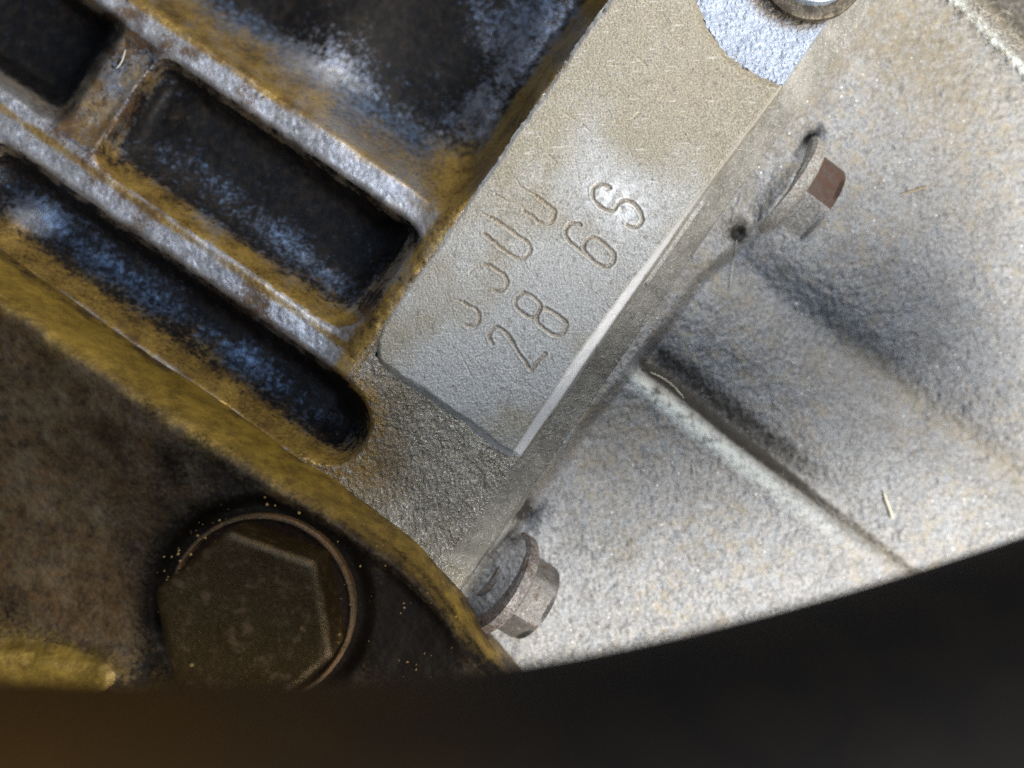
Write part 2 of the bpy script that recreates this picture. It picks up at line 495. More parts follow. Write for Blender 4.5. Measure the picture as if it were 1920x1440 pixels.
wallfade = np.maximum(sm(S, 60, -4) * (S > -30), sm(S, -165, -222) * (S < -60)) * (T < -200)
grime_shade = grime_shade * (1 - 0.9 * wallfade)
grime_shade = np.where(mC > 0, grime_shade * sm(eC, 0.45, 1.0), grime_shade)
grime_shade = np.where(ribmask > 0.5, 0.06 + 0.12 * n40, grime_shade)
grime_shade = np.where((np.abs(T + 366) < 24) & (S < 240) & (S > -20), np.maximum(grime_shade, 0.25 + 0.15 * n15), grime_shade)
grime_shade = np.where(web * (S > 9999) * (S < 250) * (1 - floor) > 0.5, 0.38 + 0.15 * n15, grime_shade)
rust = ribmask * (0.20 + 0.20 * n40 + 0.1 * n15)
wall = (floor > 0.02) * sm(floor, 0.85, 0.6) * (1 - wallfade) * (1 - (mC > 0))  # walls turned away from the light are painted darker
oil = np.maximum(oil, 0.6 * wall); grime_shade = np.maximum(grime_shade, wall * (0.55 + 0.2 * n15))
rimo = sm(np.maximum(np.maximum(eA, eB), eO), 0.0, 0.02)
film_sheen = np.clip(np.maximum(sm(floor, 0.5, 0.8), 0.8 * sm(eC, 0.02, 0.3) * (mC > 0)) * (1 - 0.75 * np.clip(0.8 * blob(U, V, 600, 110, 90, 75) + 0.5 * blob(U, V, 930, 150, 90, 130, 30) + 0.8 * blob(U, V, 35, 412, 55, 40), 0, 1)), 0, 1)
onweb = (web > 0.3) * (S > 15) * (S < 252) * sm(floor, 0.6, 0.2)
film_sheen = np.maximum(film_sheen, 0.62 * onweb)
grime_shade = np.where(onweb > 0.3, np.maximum(grime_shade, 0.34 + 0.16 * n15), grime_shade)
endA = (T < -930) * (T > -1010) * (mA > 0.01) * (S > 20)
grime_shade = np.where(endA > 0, np.maximum(grime_shade, 0.55 + 0.15 * n15), grime_shade)
film_sheen = np.where(endA > 0, 0.9, film_sheen)
crest = np.exp(-((S + 231) / 7.0) ** 2) * (T < -230)
oil = oil * (1 - 0.7 * crest * sm(n15, -0.8, 0.8)); rust = np.maximum(rust, 0.42 * crest)
oil = np.maximum(oil, 0.8 * sm(np.abs(S - 303), 20, 6) * ribmask * (S > 285) * (0.7 + 0.3 * n40))
rust = np.where(ribmask > 0.5, rust + 0.10 * sm(n15, 0.2, 1.6), rust)
# flange stains, and a dark ring round the top bolt
flg = (T > -346) & (floor < 0.01)
oil = np.where(flg, np.clip(0.10 * sm(T, -120, -330) + 0.9 * blob(U, V, 690, 880, 70, 60) + 0.9 * sm(capB, -0.75, -0.05) + 0.35 * blob(U, V, 720, 770, 50, 60), 0, 1), oil)
grime_shade = np.where(flg, np.clip(0.15 + 0.12 * n40 + 0.45 * blob(U, V, 715, 830, 50, 90, -30), 0, 1), grime_shade)
grime_shade = np.where(spot, sm(np.hypot(U - 1503, V + 55), 120, 88) * 0.95 + 0.05, grime_shade)
oil = np.where(spot, 0.8 * sm(np.hypot(U - 1503, V + 55), 125, 95), oil)

lab = np.zeros(shp, int)
lab[(T < -352) & (S > 128)] = 1
lab[(T < -352) & (S <= 128)] = 2
lab[(T < -258) & (S <= -57) & (capB > 0)] = 2
lab[(web > 0.35) & (S > 15) & (S < 250)] = 3
lab[(mA > 0.80)] = 4
lab[(mB > 0.80)] = 5
lab[(mC > 0.80)] = 6
lab[(mO > 0.80)] = 7
lab[spot] = 8
lab[(T > edge)] = 9
lab[(S < -232)] = np.where(T < -330, 2, 0)[S < -232]

left = empty('ribbed_casting', W(500, 700, -150), 'dark oily ribbed casting on the left with a pale stamped number pad along its flange', 'casting')
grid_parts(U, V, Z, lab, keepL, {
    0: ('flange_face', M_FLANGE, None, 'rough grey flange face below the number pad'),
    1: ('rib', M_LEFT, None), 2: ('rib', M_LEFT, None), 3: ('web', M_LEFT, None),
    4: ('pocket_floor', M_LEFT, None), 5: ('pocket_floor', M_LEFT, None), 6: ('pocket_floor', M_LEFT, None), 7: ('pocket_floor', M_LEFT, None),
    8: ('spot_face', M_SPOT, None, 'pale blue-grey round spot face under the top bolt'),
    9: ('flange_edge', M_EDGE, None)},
    {'oil': np.clip(oil, 0, 1), 'grime_shade': np.clip(grime_shade, 0, 1.2), 'rust': np.clip(rust, 0, 1), 'film_sheen': film_sheen}, left)

# ------------------------------------------------------------------ stamped number pad
STROKES = [
    ('2', [(923, 645), (917, 630), (922, 620), (932, 614), (945, 620), (957, 635), (973, 662), (985, 678), (995, 693), (1008, 678), (1022, 665)], 1.0, True),
    ('8', [(983, 549), (998, 555), (1012, 570), (1012, 580), (1005, 592), (995, 595), (982, 588), (970, 578), (966, 567), (972, 555), (983, 549)], 1.0, True),
    ('8', [(1007, 593), (1014, 580), (1023, 578), (1040, 587), (1060, 603), (1062, 613), (1053, 628), (1040, 628), (1023, 618), (1008, 605), (1007, 593)], 1.0, True),
    ('6', [(1089, 422), (1080, 419), (1067, 422), (1059, 435), (1065, 450), (1080, 463), (1102, 480), (1121, 495), (1136, 500), (1149, 491), (1151, 476), (1138, 461), (1121, 448), (1108, 445), (1097, 454), (1095, 469), (1104, 480)], 1.1, True),
    ('S', [(1144, 352), (1132, 346), (1119, 347), (1111, 358), (1114, 375), (1127, 388), (1142, 395), (1153, 392), (1162, 379), (1176, 376), (1191, 384), (1202, 399), (1205, 412), (1196, 424), (1185, 426), (1175, 422)], 1.15, True),
    ('hook', [(908, 497), (920, 498), (933, 508), (945, 515), (951, 528), (947, 540), (938, 545), (925, 546)], 0.9, True),
    ('hook2', [(870, 567), (880, 573), (893, 580), (899, 593), (897, 605), (887, 612), (872, 609)], 0.75, True),
    ('U', [(919, 407), (941, 420), (967, 439), (988, 454), (995, 467), (988, 480), (975, 485), (962, 480), (945, 469), (922, 450), (908, 439)], 0.9, True),
    ('U2', [(1005, 367), (1020, 379), (1037, 392), (1040, 403), (1035, 414), (1024, 420), (1011, 416), (997, 405), (982, 396)], 0.85, True),
    ('w', [(956, 379), (942, 372), (928, 364)], 0.7, False), ('w', [(971, 347), (990, 358), (1005, 367)], 0.7, False),
    ('w', [(904, 400), (919, 407)], 0.8, False), ('w', [(906, 437), (922, 450)], 0.7, False), ('w', [(880, 512), (890, 502), (905, 497)], 0.6, False), ('w', [(850, 560), (870, 567)], 0.6, False),
    ('w', [(1054, 210), (1079, 225)], 0.5, False), ('w', [(1092, 234), (1109, 249)], 0.5, False),
    ('w', [(1154, 227), (1180, 225), (1199, 212)], 0.5, False), ('w', [(1154, 163), (1167, 174)], 0.5, False),
    ('w', [(1024, 287), (1043, 304)], 0.45, False), ('w', [(1079, 330), (1088, 334), (1097, 332)], 0.55, False),
    ('w', [(955, 317), (962, 330), (974, 345)], 0.4, False), ('w', [(1193, 107), (1213, 123)], 0.6, False),
    ('w', [(1125, 200), (1135, 196)], 0.4, False), ('w', [(1066, 205), (1075, 190), (1090, 188)], 0.35, False)]
g = 1.3
sv = np.arange(-16, 1100, g); tv = np.arange(-362, 16, g)
S, T = np.meshgrid(sv, tv, indexing='ij')
U, V = uv(S, T); shp = S.shape
jig = noise(shp, 30) * 1.1 + noise(shp, 7) * 0.5
edge = 10 * sm(S, 560, 930)
bw = np.interp(S, [-20, 0, 60, 200, 350, 480, 600, 760], [16, 18, 20, 23, 18, 10, 6, 4])
d_right = (edge + 1 - T) + jig * 0.3
d_bot = S + 3 + jig
d_left = T + 351 + jig * 0.8
# rounded lower-left corner
rc = 78.0
cx = np.clip(rc - d_left, 0, None); cy = np.clip(rc - (S + 8 + 0.10 * (T + 351)) , 0, None)
d_corner = rc - np.hypot(cx, cy) + jig * 0.6
d_spot = np.hypot(U - 1523, V + 60) - 227 + jig * 0.5 + noise(shp, 5) * 0.8
drop = 13.0
Zp = np.zeros(shp)
Zp -= drop * np.clip(1 - d_right / bw, 0, 1) + 2.2 * np.clip(-d_right, 0, None)
Zp -= 10 * np.clip(1 - d_bot / 13.0, 0, None)
Zp -= 6 * np.clip(1 - np.minimum(d_left, d_corner) / 6.0, 0, None)
Zp -= 9 * np.clip(1 - d_spot / 11.0, 0, None)
Zp = np.maximum(Zp, -27)
Zp = blur(Zp, 1.1)
dirt = np.zeros(shp); charlab = np.full(shp, 0, int)
cid = {}
for nm, pts, w, real in STROKES:
    c = catmull(pts, 6) if len(pts) > 2 else [np.array(p, float) for p in pts]
    d = seg_dist(U, V, [tuple(p) for p in c])
    d = d + noise(shp, 9) * 0.5
    hw = 3.7 if real else 2.2
    Zp -= 2.0 * w * np.clip(1 - (d / hw) ** 2, 0, 1) ** 0.8
    Zp += (0.6 if real else 0.15) * w * np.exp(-((d - hw - 2.2) / 1.8) ** 2)          # thrown-up lip of the stamp
    dirt = np.maximum(dirt, (0.95 if real else 0.7) * sm(d, hw + 0.6, hw - 2.6) * min(1, w + 0.1))
    if real:
        cid.setdefault(nm, len(cid) + 1)
        charlab[(d < hw + 1.5)] = cid[nm]
Zp += (noise(shp, 2.0) * 0.16 + fbm(shp, 9, 2) * 0.10) * sm(d_right, bw * 0.5, bw * 1.2) + noise(shp, 120) * 0.8
for k in range(46):                                               # fine scratches
    x0, y0 = uv(rng.uniform(20, 900), rng.uniform(-330, -20)); a = rng.uniform(0, 2 * math.pi) if k % 3 else math.radians(62 + rng.normal(0, 6))
    L = rng.uniform(15, 60)
    d = seg_dist(U, V, [(x0, y0), (x0 + L * math.cos(a), y0 + L * math.sin(a))])
    Zp -= 0.55 * np.clip(1 - d / 1.6, 0, 1)
d = seg_dist(U, V, [(862, 660), (873, 683), (888, 712)]); Zp -= 0.8 * np.clip(1 - d / 1.8, 0, 1)
n120 = fbm(shp, 90, 4)
warm = 0.50 + 0.55 * sm(V, 420, 180) + 0.35 * sm(T, -220, -335) + 0.24 * n120
for b in (blob(U, V, 1160, 380, 75, 60, 40) * 1.0, blob(U, V, 985, 500, 95, 90) * 0.6, blob(U, V, 860, 690, 90, 90) * 0.75, blob(U, V, 1010, 600, 70, 60) * 0.55, blob(U, V, 1080, 500, 80, 60) * 0.5):
    warm = warm - b
bare_glint = np.clip(sm(d_right, bw * 1.05, bw * 0.7), 0, 1) * (S > -14) * (0.95 - 0.6 * sm(S, 420, 640))  # bevel whitened so its highlight is held in the colour
bare_glint = np.maximum(bare_glint, 0.55 * sm(d_bot, 16, 4) * sm(T, -200, -40))
bare_glint = np.maximum(bare_glint, 0.45 * sm(np.minimum(d_left, d_corner), 9, 3) * sm(S, 40, 120))  # thin left edge paints in a reflection of the sky
bare_glint = np.maximum(bare_glint, 0.45 * np.clip(blob(U, V, 1160, 380, 62, 40, 40), 0, 1) * (dirt < 0.2) * sm(noise(shp, 8), -0.8, 0.6))
bare_glint = bare_glint * (dirt < 0.5) * sm(d_right, -1.5, 1.5)
keepP = (U > -M) & (U < 1920 + M) & (V > -M) & (V < 1440 + M) & (Zp > -26) & (np.minimum(d_left, d_corner) > -1.5)
specs = {0: ('number_pad', M_PAD, None, 'smooth beige-grey pad stamped with 28 6S and worn digits')}
for nm, i in cid.items():
    txt = {'2': 'stamped digit 2', '8': 'stamped digit 8', '6': 'stamped digit 6', 'S': 'stamped letter S'}.get(nm, 'worn half-stamped digit')
    specs[i] = ('stamped_character', M_PAD, 0, txt)
grid_parts(U, V, Zp, charlab, keepP, specs, {'dirt': dirt, 'warm': np.clip(warm, 0, 1), 'bare_glint': np.clip(bare_glint, 0, 1)}, left)

# ------------------------------------------------------------------ grey housing (right)
sv = np.arange(-1000, 1720, G); tv = np.arange(44, 1560, G)
S, T = np.meshgrid(sv, tv, indexing='ij')
U, V = uv(S, T); shp = S.shape
keepR = (U > -M) & (U < 1920 + M) & (V > -M) & (V < 1440 + M)
Q = (U - 1185) * 0.606 - (V - 700) * 0.795 + noise(shp, 50) * 1.2
R = (U - 1185) * 0.795 + (V - 700) * 0.606              # along the ridge
prof = np.interp(Q, [-600, -120, -46, -26, -6, 8, 26, 40, 90, 160, 210, 252, 284, 320, 390, 700],
                    [-118, -108, -102, -94, -88, -94, -142, -150, -118, -100, -104, -128, -152, -112, -92, -105])
fade = sm(R, 620, 430)
profs = np.interp(Q, [-600, 0, 300, 700], [-118, -112, -118, -128])
Zr = profs + (prof - profs) * np.where(Q < 190, 0.35 + 0.65 * fade, 1.0)
Zr = blur(Zr, 4.0) * sm(Q, 190, 150) + blur(Zr, 9.0) * (1 - sm(Q, 190, 150))
Zr -= 0.16 * (T - 50)
Zr += fbm(shp, 110, 3) * 4.0
tf = np.interp(S, [-900, -60, 120, 230, 466, 583, 700, 860, 1180], [58, 58, 56, 66, 78, 104, 112, 76, 72])
lip = sm(T, tf + 26, tf - 2)
Zl = -70.0 - 0.18 * (T - 54)
Zr = Zr * (1 - lip) + np.maximum(Zl, Zr) * lip
def boss(Zr, sc, R_, zc, t1, crown):
    ds = S - sc
    t1 = t1 + crown * np.sqrt(np.clip(1 - (ds / R_) ** 2, 0, 1))
    h = zc + np.sqrt(np.clip(R_ * R_ - ds * ds, 0, None))
    h = np.where(np.abs(ds) < R_, h, -400) - 400 * sm(T, t1, t1 + 7)
    h = h - 52 * np.clip((t1 - 6 - T) / 66.0, 0, 1)
    k = 14.0
    m = np.clip(0.5 + 0.5 * (h - Zr) / k, 0, 1)
    return Zr * (1 - m) + h * m + k * m * (1 - m)
Zr = boss(Zr, -204, 92, -112, 94, 48)
Zr = boss(Zr, 697, 110, -160, 96, 34)
pit1 = blob(U, V, 982, 958, 24, 34, 25); pit2 = blob(U, V, 1383, 440, 22, 22); pit3 = blob(U, V, 1518, 262, 18, 26, 20)
Zr -= 46 * pit1 + 40 * pit2 + 34 * pit3
# outer corner where the casting turns away
cq = (U - 1843) * 0.72 - (V - 40) * 0.69
Zr -= 90 * sm(cq, 2, 46)
Zr += 10 * blob(cq, cq * 0, -8, 0, 12, 1)
seam = sm(T, 52, 46)
Zr = Zr * (1 - seam) + np.minimum(Zr, -80) * seam
Zr += fbm(shp, 6, 3, 0.7) * 0.9 + fbm(shp, 30, 2) * 0.6
n40, n15, n90 = fbm(shp, 40, 4), fbm(shp, 14, 3), fbm(shp, 100, 3)
grime_shade = 0.85 * sm(np.abs(Q - 52), 62, 8) * sm(R, -40, 30) * (1 - 0.75 * sm(R, 260, 520)) + 0.5 * sm(np.abs(Q - 24), 16, 4) * sm(R, -30, 20)  # shade beside the ridge painted dark, together with crevice dirt
grime_shade += 0.30 * sm(np.abs(Q - 292), 46, 5) * sm(U, 1370, 1480)  # soft shade of the second valley painted in
grime_shade = grime_shade * (T > tf)
grime_shade = np.maximum(grime_shade, 1.1 * pit1); grime_shade = np.maximum(grime_shade, 1.2 * pit2); grime_shade = np.maximum(grime_shade, pit3)  # pits blackened so their shadow sits in the colour
grime_shade = np.maximum(grime_shade, 0.75 * sm(cq, 10, 40))
grime_shade = np.maximum(grime_shade, 0.75 * blob(U, V, 965, 1012, 34, 22, -20))  # shaded upper side of the lower boss painted dark
grime_shade = np.maximum(grime_shade, 0.5 * blob(U, V, 1650, 120, 60, 40, 30))  # mild hollow drawn as a soft darker patch
grime_shade = np.maximum(grime_shade, 0.25 + 0.1 * n15) * 1.0
oil = 0.75 * np.clip(blob(U, V, 1730, 100, 210, 130, 30), 0, 1) + 0.45 * sm(np.abs(Q - 22), 20, 4) * sm(R, 30, 300) + 0.35 * sm(Q, 20, -20) * blob(U, V, 1150, 830, 110, 130) \
    + 0.5 * lip * sm(n40, -0.5, 1) + 0.55 * sm(np.abs(Q - 288), 42, 5) * sm(U, 1480, 1650) + 0.7 * sm(cq, 0, 30)  # brown along the second valley adds to its painted shade
oil = np.clip(oil + 0.08 * n90, 0, 1)
bare_glint = np.clip(0.95 * sm(np.abs(Q + 8), 26, 6) * sm(R, -20, 30) * sm(R, 620, 120) + 0.8 * sm(np.abs(cq + 8), 14, 4), 0, 1)  # ridge crest paled to paint in its highlight; corner edge paled too
lab = np.zeros(shp, int)
lab[(np.abs(Q) < 26) & (R > -25) & (R < 650)] = 1
lab[lip > 0.5] = 2
lab[(np.abs(S + 204) < 92) & (T < 148)] = 3
lab[(np.abs(S - 697) < 104) & (T < 134)] = 4
right = empty('grey_housing', W(1400, 700, -150), 'dusty pale grey cast housing on the right with a long diagonal ridge', 'housing')
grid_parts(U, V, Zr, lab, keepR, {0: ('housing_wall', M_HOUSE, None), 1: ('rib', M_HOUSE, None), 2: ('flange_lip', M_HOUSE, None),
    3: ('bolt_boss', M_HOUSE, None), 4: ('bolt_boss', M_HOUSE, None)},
    {'oil': oil, 'grime_shade': np.clip(grime_shade, 0, 1.2), 'bare_glint': bare_glint}, right)

# ------------------------------------------------------------------ oily round cover (lower left)
outline = [(-460, 182), (-260, 310), (0, 477), (140, 574), (277, 665), (390, 739), (487, 804), (570, 856), (640, 900), (700, 944), (752, 985), (800, 1031), (836, 1072),
           (868, 1117), (900, 1170), (936, 1220), (968, 1262), (1000, 1330), (1010, 1420), (980, 1560), (850, 1900), (-460, 1900)]
cur = [tuple(p) for p in catmull(outline[:20], 6)] + outline[20:]
uvx = np.arange(-M, 1040, 2.5); uvy = np.arange(200, 1440 + M, 2.5)
V, U = np.meshgrid(uvy, uvx, indexing='ij'); shp = U.shape
dd = seg_dist(U, V, cur + [cur[0]])
ins = inside_poly(U, V, cur)
sd = np.where(ins, dd, -dd) + noise(shp, 30) * 1.2 + noise(shp, 8) * 0.6
bwid = np.interp(U, [-200, 480, 700, 850, 960], [84, 86, 74, 48, 34])
e = np.clip(sd / bwid, 0, 1)
Zc = -22 + 104 * (1 - (1 - e) ** 1.5)
Zc += 8 * np.exp(-((sd - bwid * 1.0) / 9) ** 2) * sm(U, 560, 700) - 7 * np.exp(-((sd - bwid * 0.62) / 5) ** 2) * sm(U, 600, 720)
Zc = np.where(sd < 0, np.maximum(-22 + sd * 11, -230), Zc)
Zc = blur(Zc, 2.2)
body = sm(sd, bwid * 0.9, bwid * 1.4)
Zc += body * (fbm(shp, 70, 3) * 3.5 - 14 * sm(np.hypot(U - 493, V - 1135), 215, 185))
roll = (V - 1195 - 0.10 * U) * sm(U, 330, 200)
Zc += 34 * sm(roll, -20, 50) * sm(U, 300, 180) - 60 * sm(roll, 75, 140) * sm(U, 330, 220)
Zc += fbm(shp, 8, 3, 0.7) * 0.4
n40, n15 = fbm(shp, 36, 4), fbm(shp, 12, 3)
oil = np.maximum(sm(sd, bwid * 1.35, bwid * 0.6) * (0.92 - 0.25 * sm(U, 300, 900)), 1.0 * blob(U, V, 60, 1250, 190, 60, 8))  # rim gold mixes oil with painted warm glow, fading to the right
oil = oil + 0.10 * n40 - 0.5 * np.exp(-(sd / 7) ** 2) * sm(n15, -0.6, 0.6)
oil = np.clip(oil, 0, 1)
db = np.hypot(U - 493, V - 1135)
grime_shade = 0.40 + 0.17 * n40
grime_shade = np.maximum(grime_shade, 1.0 * sm(db, 300, 190))
grime_shade = np.maximum(grime_shade, 1.25 * blob(U, V, 770, 1180, 150, 180))
grime_shade = np.maximum(grime_shade, 0.9 * blob(U, V, 480, 930, 230, 60, 30))
grime_shade = grime_shade - 0.45 * blob(U, V, 50, 780, 170, 270)
grime_shade = np.where(sd < bwid * 1.15, sm(sd, bwid * 0.45, bwid * 1.15) * np.minimum(grime_shade, 0.7) + 0.08 * n15 + 0.42 * np.exp(-((sd - bwid * 0.62) / 6) ** 2) * sm(U, 600, 720) + 0.5 * sm(U, 820, 930) * sm(sd, bwid * 0.2, bwid * 0.8), grime_shade)
grime_shade = np.where(blob(U, V, 60, 1250, 190, 60, 8) > 0.5, np.minimum(grime_shade, 0.25), grime_shade)
keepC = (sd > -24)
lab = np.where(sd < bwid * 1.02, 1, 0)
cover = empty('round_cover', W(300, 1000, 40), 'brown oil-soaked round cover in the lower left with a golden sloping rim', 'cover')
grid_parts(U, V, Zc, lab, keepC, {0: ('cover_face', M_COVER, None), 1: ('rim', M_COVER, None, 'golden oil-stained sloping rim')},
           {'oil': oil, 'grime_shade': np.clip(grime_shade, 0, 1.2)}, cover)

# ------------------------------------------------------------------ bolts
def frame_axes(axis, ref):
    n = Vector(axis).normalized()
    x = (Vector(ref) - n * n.dot(Vector(ref))).normalized()
    return n, x, n.cross(x)

def solid_lathe(name, rings, sides, mat, parent, origin, axes, phase=0.0, hexes=None, smooth=True, wobble=0.0):
    """rings: (height along the axis, radius, kind) in px; kind 'c' round or 'h' hexagon"""
    n, x, y = axes
    bm = bmesh.new()
    loops = []
    for h, r, kind in rings:
        lp = []
        for i in range(sides):
            a = 2 * math.pi * i / sides
            rr = r
            if kind == 'h':
                b = (a % (math.pi / 3)) - math.pi / 6
                rr = r * math.cos(math.pi / 6) / math.cos(b)
                rr = min(rr, r * 0.985)
            rr *= 1 + wobble * random.gauss(0, 1)
            p = (x * math.cos(a + phase) + y * math.sin(a + phase)) * rr + n * h
            lp.append(bm.verts.new(Vector(origin) + p * K))
        loops.append(lp)
    for l0, l1 in zip(loops[:-1], loops[1:]):
        for i in range(sides):
            bm.faces.new((l0[i], l0[(i + 1) % sides], l1[(i + 1) % sides], l1[i]))
    bm.faces.new(loops[-1]); bm.faces.new(loops[0][::-1])
    me = bpy.data.meshes.new(name)
    bm.normal_update()
    bm.to_mesh(me); bm.free()
    if smooth:
        for p in me.polygons: p.use_smooth = True
        me.set_sharp_from_angle(angle=math.radians(26))
    me.materials.append(mat)
    o = bpy.data.objects.new(name, me)
    return link_part(o, parent)

M_HEXL = bolt_mat('rusty_grey_bolt', (0.11, 0.105, 0.10), (0.21, 0.20, 0.19), (0.085, 0.048, 0.026), 0.44, 0.3, 0.5, dust=0.38)
M_WASHL = bolt_mat('mauve_grey_bolt_flange', (0.11, 0.096, 0.092), (0.27, 0.245, 0.235), (0.085, 0.05, 0.033), 0.47, 0.3, 0.5, dust=0.40)
M_HEXU = bolt_mat('brown_rusted_bolt', (0.066, 0.048, 0.041), (0.098, 0.070, 0.058), (0.080, 0.038, 0.026), 0.52, 0.2, 0.55, dust=0.30)
M_WASHU = bolt_mat('red_rusted_bolt_flange', (0.22, 0.20, 0.185), (0.34, 0.32, 0.30), (0.20, 0.115, 0.08), 0.48, 0.15, 0.6, dust=0.6)
M_DUSTY = bolt_mat('dust_caked_bolt', (0.17, 0.165, 0.16), (0.36, 0.35, 0.335), (0.16, 0.11, 0.085), 0.40, 0.1, 0.6, dust=0.5)
M_BIG = bolt_mat('oily_brown_bolt', (0.030, 0.019, 0.006), (0.056, 0.036, 0.012), (0.046, 0.026, 0.009), 0.44, 0.65, 0.30, grime_shade=0.16)
M_BIGW = bolt_mat('oily_brown_washer', (0.055, 0.036, 0.018), (0.13, 0.09, 0.05), (0.09, 0.045, 0.018), 0.5, 0.5, 0.38, grime_shade=0.35)
M_BLACKW = bolt_mat('greasy_shadow_washer', (0.006, 0.003, 0.002), (0.014, 0.008, 0.005), (0.022, 0.010, 0.005), 0.4, 0.0, 0.75)  # near-black paints the shadow between hex head and washer
M_SILVER = bolt_mat('blue_silver_bolt', (0.34, 0.42, 0.55), (0.62, 0.72, 0.88), (0.30, 0.33, 0.38), 0.25, 0.7, 0.4)
M_DARKW = bolt_mat('dirty_washer', (0.06, 0.05, 0.035), (0.17, 0.14, 0.10), (0.04, 0.03, 0.02), 0.5, 0.3, 0.5, grime_shade=0.3)

def flange_bolt(cu, cv, zc, tilt, R_, L, Rh, phase, mats, label, dusty=None):
    o = W(cu, cv, zc)
    th = math.radians(tilt)
    axis = (P_U * math.cos(th), -P_V * math.cos(th), -math.sin(th))
    axes = frame_axes(axis, (0, 0, 1))
    f = (D - zc) / D
    t = empty('flange_bolt', o, label, 'bolt', 'small flange bolts along the joint')
    solid_lathe('washer_flange', [(-26 * f, R_ * 0.93 * f, 'c'), (-22 * f, R_ * f, 'c'), (-4 * f, R_ * f, 'c'), (0, R_ * 0.97 * f, 'c'), (7 * f, R_ * 0.84 * f, 'c')], 64, mats[0], t, o, axes)
    hd = solid_lathe('hex_head', [(4 * f, Rh * f, 'h'), ((L - 9) * f, Rh * f, 'h'), ((L - 3) * f, Rh * 0.95 * f, 'c'), (L * f, Rh * 0.86 * f, 'c')], 72, mats[1], t, o, axes, phase)
    if dusty:                                  # the facet towards the lower left is caked with dust
        hd.data.materials.append(dusty)
        for p in hd.data.polygons:
            v = Vector(p.center) - Vector(o)
            a = math.atan2(v.dot(axes[2]), v.dot(axes[1]))
            if phase < a < phase + math.pi / 3: p.material_index = 1
    solid_lathe('shank', [(-50 * f, 48 * f, 'c'), (-20 * f, 48 * f, 'c')], 32, mats[1], t, o, axes)
    return t
flange_bolt(950, 1097, -112, 17, 101, 70, 79, math.radians(17), (M_WASHL, M_HEXL), 'small grey flange bolt beside the dark cover, rust on its upper facet')
flange_bolt(1470, 361, -172, 8, 112, 66, 96, math.radians(4), (M_WASHU, M_HEXU), 'small brown rusted flange bolt beside the upper part of the number pad', M_DUSTY)

# large hexagon bolt on the cover
zb = 74
o = W(493, 1137, zb); f = (D - zb) / D
axes = frame_axes((-0.02, -0.02, 1), (1, 0, 0))
big = empty('hex_bolt', o, 'large oily brown hex bolt with washer in the lower left cover', 'bolt')
solid_lathe('washer', [(-12, 168, 'c'), (12, 168, 'c'), (16, 165, 'c'), (16, 161, 'c'), (9, 156, 'c')], 96, M_BIGW, big, o, axes, wobble=0.001)
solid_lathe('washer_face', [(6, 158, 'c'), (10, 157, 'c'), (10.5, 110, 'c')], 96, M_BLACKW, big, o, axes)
solid_lathe('hex_head', [(10, 160, 'h'), (103, 160, 'h'), (107, 157, 'h'), (111, 149, 'h'), (111.5, 144, 'h'), (110.5, 118, 'c'), (110, 60, 'c')], 144, M_BIG, big, o, axes, math.radians(40), wobble=0.001)

# blue-silver bolt at the top edge
zb = -10
o = W(1523, -62, zb)
axes = frame_axes((0.03, 0.05, 1), (1, 0, 0))
tb = empty('round_head_bolt', o, 'blue-silver round bolt head cut off by the top edge, in a dark washer', 'bolt')
solid_lathe('washer', [(-6, 104, 'c'), (6, 104, 'c'), (9, 100, 'c'), (10, 60, 'c')], 72, M_DARKW, tb, o, axes, wobble=0.004)
solid_lathe('bolt_head', [(6, 80, 'c'), (26, 80, 'c'), (32, 75, 'c'), (34, 40, 'c')], 72, M_SILVER, tb, o, axes)

